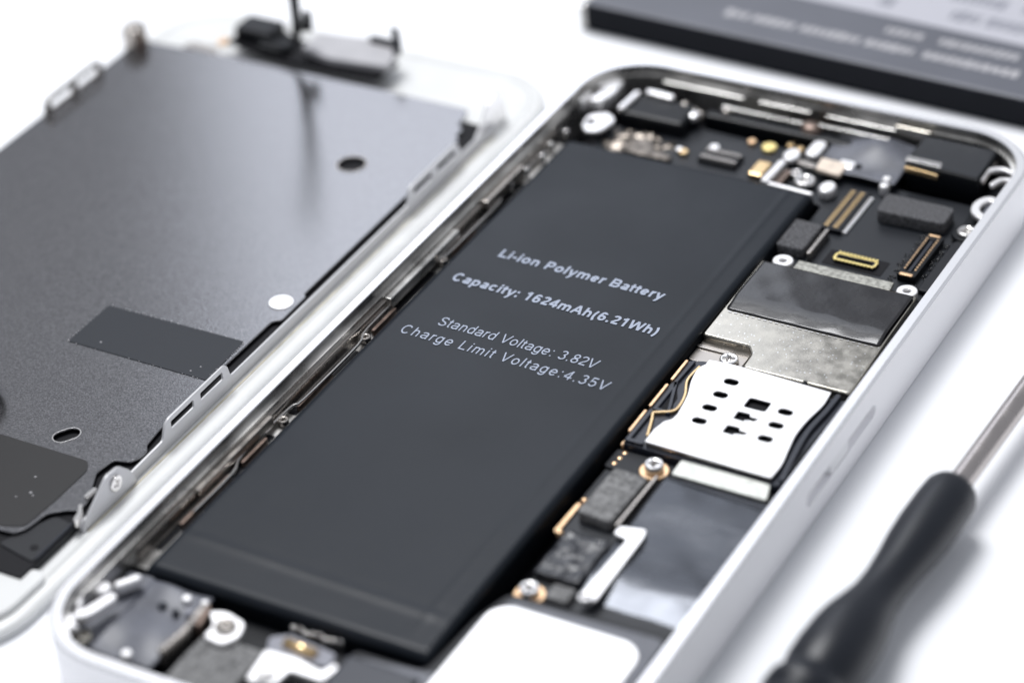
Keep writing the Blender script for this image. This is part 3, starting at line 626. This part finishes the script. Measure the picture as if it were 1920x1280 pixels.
# ================================================================== DISPLAY ASSEMBLY
dp = thing('display_assembly', 'white front panel lying face down, grey metal backing plate upward', 'screen assembly')
bz = ring('white_bezel', [(.5, .02), (0, .5), (0, 1.15), (.35, 1.45), (1.3, 1.5), (2.0, 1.5), (2.0, .1)], -64.6, -5.6, .2, 123.7, 9.2, 'bezel', dp)
for p in bz.data.polygons: p.use_smooth = True
plate('glass_back', rr(-62.8, -7.5, 2.0, 121.9, 7.4, 10), .3, 1.45, 'bezel', dp, bevel=0)
box('black_carrier', -62.4, -8.95, 12.0, 108.4, 1.46, 2.45, 'tray', dp, bevel=.1)
strip('grime_line', [(-7.95, 22), (-7.9, 108)], .22, 1.46, 1.53, 'grime', dp)
out = [(-63.4, 109.6), (-50, 110.4), (-13.3, 110.5), (-12.7, 109.8), (-12.2, 106.6), (-11.2, 105.9), (-11.2, 104.2), (-10.4, 103.6), (-10.3, 101), (-9.7, 100.2), (-9.6, 66.5), (-9.15, 66.2), (-9.1, 61.0), (-10.0, 60.3),
       (-10.1, 49), (-9.9, 38), (-9.6, 35.2), (-8.9, 34.3), (-8.9, 33.1), (-9.6, 31.9), (-11.3, 31.5), (-11.7, 29), (-9.6, 24.6), (-9.5, 22.9), (-10.7, 22.5), (-12.3, 21.2), (-12.8, 18.2), (-13.5, 17.1), (-15.4, 16.9), (-20, 18.6), (-34, 18.8), (-62.8, 18.6)]
pl = plate('backing_plate', rnd(out, .35, 3), 2.7, 3.0, 'plate', dp, bevel=.1,
           holes=[circ(-19.7, 93.2, 1.75, 28), stroke([(-18.95, 32.6), (-18.35, 33.5)], 1.9, 8)])
# bright turned edge along the cuts
plate('hole_rim', circ(-19.7, 93.2, 1.95, 28), 3.0, 3.06, 'steel', pl, holes=[circ(-19.7, 93.2, 1.75, 28)], bevel=.02)
plate('hole_rim', stroke([(-18.95, 32.6), (-18.35, 33.5)], 2.2, 8), 3.0, 3.05, 'chrome', pl, holes=[stroke([(-18.95, 32.6), (-18.35, 33.5)], 1.9, 8)], bevel=.02)
plate('rivet', circ(-11.1, 63.9, 1.45, 28), 3.0, 3.12, 'bright', pl, holes=[], bevel=.05)
plate('rivet_centre', circ(-11.1, 63.9, .55, 20), 3.12, 3.18, 'white', pl, bevel=.03)
lab(plate('tape_patch', rnd([(-29.2, 55.4), (-10.6, 55.6), (-10.4, 47.6), (-29.2, 47.6)], .35), 3.0, 3.07, 'tape', pl, bevel=.02), 'matte black tape rectangle stuck on grey metal')
lab(plate('tape_patch', rnd([(-44, 30.2), (-13.7, 30.2), (-12.8, 28.8), (-12.8, 23.2), (-13.1, 18.4), (-15.4, 17.4), (-20, 18.9), (-44, 19)], .6), 3.0, 3.07, 'tapeb', pl, bevel=.02), 'brownish black tape along the lower end')
bm = bmesh.new()
for x, y, r in ((-17.2, 25.6, .12), (-16.0, 23.2, .15), (-15.5, 22.9, .11), (-17.0, 22.0, .09), (-25.6, 48.9, .12), (-13.0, 48.4, .1), (-12.4, 49.5, .1)): lathe_bm(bm, [(r, 3.07), (r * .8, 3.1), (0, 3.11)], x, y, 8)
for k in range(70):
    u = random.random(); e = random.choice(((-29.2 + 18.6 * u, 55.55), (-29.2 + 18.6 * u, 47.55), (-29.25, 47.6 + 7.8 * u), (-10.5, 48 + 7.5 * u)))
    r = random.uniform(.03, .09); lathe_bm(bm, [(r, 3.0), (r * .8, 3.1), (0, 3.12)], e[0] + random.gauss(0, .05), e[1] + random.gauss(0, .05), 6)
from_bm('dust_specks', bm, 'silver', pl)['kind'] = 'stuff'
# side wall of steel with two slotted clips (both sides)
def vplate(name, prof, xk, th, m, parent, holes=()):
    o = plate(name, prof, -th / 2, th / 2, m, parent, holes=holes, bevel=.05)
    for v in o.data.vertices: v.co = Vector((v.co.z + xk * S, v.co.x, v.co.y))
    return o
def wall(xk, m, name='side_wall'):
    pr = [(21.5, 1.45), (109, 1.45), (109, 2.9), (100.8, 2.9), (100.2, 4.6), (99.6, 5.0), (89.0, 5.0), (88.3, 4.6), (87.8, 2.9), (49.6, 2.9), (49.2, 4.5), (48.6, 4.9), (38.0, 4.9), (37.2, 4.4), (36.6, 2.9), (21.5, 2.6)]
    hs = [rr(a, b, 3.35, 4.3, .18, 3) for a, b in ((89.4, 93.8), (95.0, 99.4), (38.3, 42.6), (43.9, 48.2))]
    return vplate(name, rnd(pr, .4), xk, .28, m, dp, hs)
wall(-8.6, 'wallm'); wall(-62.8, 'steel')
vplate('screw_tab', rnd([(21.2, 1.45), (31.2, 1.45), (30.2, 3.6), (28.6, 5.2), (26.4, 5.4), (24.6, 4.2), (22.6, 2.9)], .5), -8.3, .3, 'wallm', dp)
o = screw(dp, 0, 0, 0, .95, 'chrome', h=.25)
for v in o.data.vertices: v.co = Vector((v.co.z - 8.15 * S, v.co.x + 27.6 * S, v.co.y + 3.7 * S))
vplate('screw_tab', rnd([(103.5, 1.45), (113.0, 1.45), (112.0, 5.6), (110.4, 6.2), (108.6, 5.8), (106.6, 3.6)], .5), -9.0, .3, 'bright', dp)
box('corner_post', -64.0, -61.6, 106.8, 109.6, 1.46, 6.0, 'steel', dp, bevel=.4)
box('post_insert', -61.9, -61.2, 106.9, 108.4, 1.46, 5.0, 'brown', dp, bevel=.2)
strip('bright_lip', [(-9.6, 23.3), (-9.0, 22.4), (-8.7, 21.2)], .5, 2.4, 3.4, 'chrome', dp)
strip('bright_lip', [(-10.0, 24.9), (-9.9, 26.2)], .5, 2.6, 3.4, 'chrome', dp)
# lower end: black home button well beside the white corner
lw = plate('button_well', rnd([(-46, 9.5), (-15.2, 9.5), (-8.9, 14.0), (-8.9, 21.4), (-9.6, 22.4), (-46, 22.4)], .7), 1.46, 2.4, 'blk', dp)
plate('well_frame', rnd([(-14.4, 15.4), (-9.2, 14.4), (-9.1, 21.2), (-11.6, 21.6), (-13.2, 18.4)], .6), 2.4, 2.6, 'blkm', lw, bevel=.1)
strip('blue_edge', [(-9.25, 15.0), (-9.2, 21.2)], .22, 2.4, 2.75, 'plastb', lw)
plate('small_hole', circ(-10.5, 16.4, .45, 14), 2.6, 2.66, 'tray', lw, bevel=.01)
plate('corner_pad', rnd([(-30, 3), (-9, 3.6), (-7.2, 8), (-7.0, 13.6), (-8.2, 14.2), (-11.5, 12.6), (-30, 12.0)], .8), 1.46, 2.2, 'bezel', dp, bevel=.15)

# upper end: sensor cables, earpiece bracket and a cable standing up in a loop
tc = plate('sensor_flex', rnd([(-51.5, 113.2), (-51, 117.6), (-45.6, 118.6), (-43.5, 117.5), (-27, 117.0), (-27.6, 111.8), (-41, 111.4), (-46, 111.9)], .5), 3.0, 3.4, 'tray', dp, bevel=.1)
lab(plate('earpiece_bracket', rnd([(-40.2, 118.2), (-31, 119.6), (-27.6, 117.6), (-26.5, 113.6), (-35.0, 112.6), (-40, 113.8)], .8), 3.6, 4.6, 'silver', dp, bevel=.2), 'pale silver bracket over the earpiece')
box('sensor_connector', -50.6, -45.0, 113.8, 117.8, 3.4, 5.4, 'blkm', dp, bevel=.3)
box('sensor_chip', -46, -41.8, 112.2, 115.2, 3.4, 4.4, 'blk', dp, bevel=.3)
box('copper_tab', -52.4, -51.2, 112.2, 113.6, 3.0, 3.6, 'copper', dp, bevel=.1)
plate('plate_tongue', rnd([(-56.8, 110.2), (-56, 111.8), (-52, 111.8), (-51, 110.2)], .5), 2.8, 3.1, 'steel', dp)
def ribbon(name, pts, wd, th, m, parent, side=(1, 0, 0)):
    bm = bmesh.new(); pts = [Vector(p) for p in smooth_path(pts, 6)]; rings = []; sd = Vector(side).normalized()
    for i, p in enumerate(pts):
        t = (pts[min(i + 1, len(pts) - 1)] - pts[max(0, i - 1)]).normalized(); nn = t.cross(sd).normalized()
        rings.append([bm.verts.new((p + sd * a * wd / 2 + nn * b * th / 2) * S) for a, b in ((-1, -1), (1, -1), (1, 1), (-1, 1))])
    for u, v in zip(rings, rings[1:]):
        for k in range(4): bm.faces.new((u[k], u[(k + 1) % 4], v[(k + 1) % 4], v[k]))
    bm.faces.new(rings[0]); bm.faces.new(list(reversed(rings[-1])))
    return from_bm(name, bm, m, parent, smooth=True)
ribbon('loop_cable', [(-46.5, 113.4, 4.4), (-42.2, 112.6, 4.4), (-40.2, 112.9, 5.6), (-39.7, 113.0, 9.5), (-40.0, 113.2, 16), (-41.2, 113.8, 23), (-44, 115, 31)], 1.5, .35, 'blk', dp, side=(.55, .2, .4))
tube('cable_plug', [(-39.0, 114.2, 7.2), (-38.9, 114.3, 9.6)], [.8, .6], 'blk', dp)
strip('bent_tab', smooth_path([(-32, 118.6), (-28.4, 118.4), (-26.9, 116.8)], 4), .7, 4.6, 5.4, 'blkm', dp)
ribbon('upright_tab', [(-27.2, 116.8, 4.8), (-27.0, 116.9, 6.2), (-27.5, 117.2, 8.2)], 1.0, .4, 'plastb', dp)

# ================================================================== SCREWDRIVER
sd = thing('screwdriver', 'small screwdriver with black waisted handle and thin steel shaft', 'screwdriver')
ax = Vector((71.35, 60.8, 4.3)); dr = Vector((.035, 1, 0)).normalized()
def along(name, prof, m, parent, n=40, z=None):
    pts = []; rs = []
    for t, r in prof: p = ax + dr * t; pts.append(p); rs.append(r)
    return tube(name, pts, rs, m, parent, n=n)
hp = [(.35, 1.2), (.3, 2.0), (0, 2.55), (-.8, 2.85), (-3, 2.95), (-7, 2.95), (-10, 2.8), (-13, 2.5), (-16, 2.35), (-18.5, 2.45), (-21, 2.95), (-23, 3.4), (-25, 3.65), (-28, 3.75), (-30.6, 3.65), (-31.6, 3.3), (-32.2, 3.2),
      (-32.9, 3.5), (-33.6, 3.9), (-35, 3.95), (-35.6, 3.5), (-36.1, 3.3), (-36.7, 3.6), (-37.4, 3.95), (-39.2, 4.0), (-39.9, 3.6), (-40.5, 3.6), (-42, 4.1), (-70, 4.3), (-84, 4.2), (-88, 3.5), (-90, 2)]
along('handle', hp, 'handle', sd)
along('shaft', [(-2, 1.25), (.3, 1.25), (40, 1.25), (58, 1.25), (62, .9), (66, .5), (70, .35)], 'shaft', sd, n=24)

# ================================================================== SPARE BATTERY / PANEL AT THE TOP
sb = thing('spare_panel', 'thick dark pack with pale label beyond the phone', 'battery pack')
bm = bmesh.new(); box_bm(bm, -11.4, 130, 139.2, 200, .1, 4.3)
for f in bm.faces: pass
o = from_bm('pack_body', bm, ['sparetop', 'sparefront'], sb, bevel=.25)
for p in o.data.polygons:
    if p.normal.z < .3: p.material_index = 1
box('silver_end', -12.6, -11.45, 139.3, 200, .1, 3.7, 'inner', sb, bevel=.3)
plate('pale_label', rnd([(8, 152), (128, 150.4), (128, 196), (8, 196)], .6), 4.3, 4.36, 'lab', sb, bevel=.02)
def blur_words(name, y, z, words, h, m, sl=0):
    for x0, x1 in words:
        x = x0; bm = bmesh.new()
        while x < x1 - .3:
            ww = random.uniform(.6, 1.1); hh = h * random.uniform(.8, 1.1)
            box_bm(bm, x, min(x1, x + ww), y - hh / 2, y + hh / 2, z, z + .03); x += ww + .3
        from_bm(name, bm, m, sb)
blur_words('printed_words', 144.4, 4.3, ((7.0, 10.2), (11, 16.8), (17.8, 26), (27, 33.5), (35, 48), (49.5, 60)), 1.7, 'silver')
blur_words('printed_words', 148.4, 4.3, ((28, 33.5), (35.5, 46.5), (48, 62)), 1.6, 'silver')
blur_words('label_words', 155.5, 4.36, ((24, 26), (34, 38), (39, 46), (47, 55)), 2.6, 'labgrey')
blur_words('label_words', 160.5, 4.36, ((22, 30), (32, 40), (42, 55)), 2.6, 'labgrey')

piv = Matrix.Translation(Vector((-11.4, 139, 0)) * S); tm = piv @ Matrix.Rotation(math.radians(-1.9), 4, 'Z') @ piv.inverted()
for c in sb.children: c.data.transform(tm)

# ================================================================== DARK TOOL TIP AT THE LEFT EDGE
tl = tube('prying_tool', [(-32.6 - a * .93, 35.9 - a * .37, 5.75 + a * .06) for a in (-2.5, -2.3, -1.7, -.9, 0, 6, 20, 60)], [.3, 1.0, 1.8, 2.35, 2.5, 2.7, 3.2, 3.6], 'handle', None, n=28)
tl['label'] = 'rounded black tool tip resting over the grey metal plate'; tl['category'] = 'prying tool'

# ------------------------------------------------------------------ render settings
sc.render.engine = 'CYCLES'
sc.cycles.max_bounces = 8; sc.cycles.glossy_bounces = 5
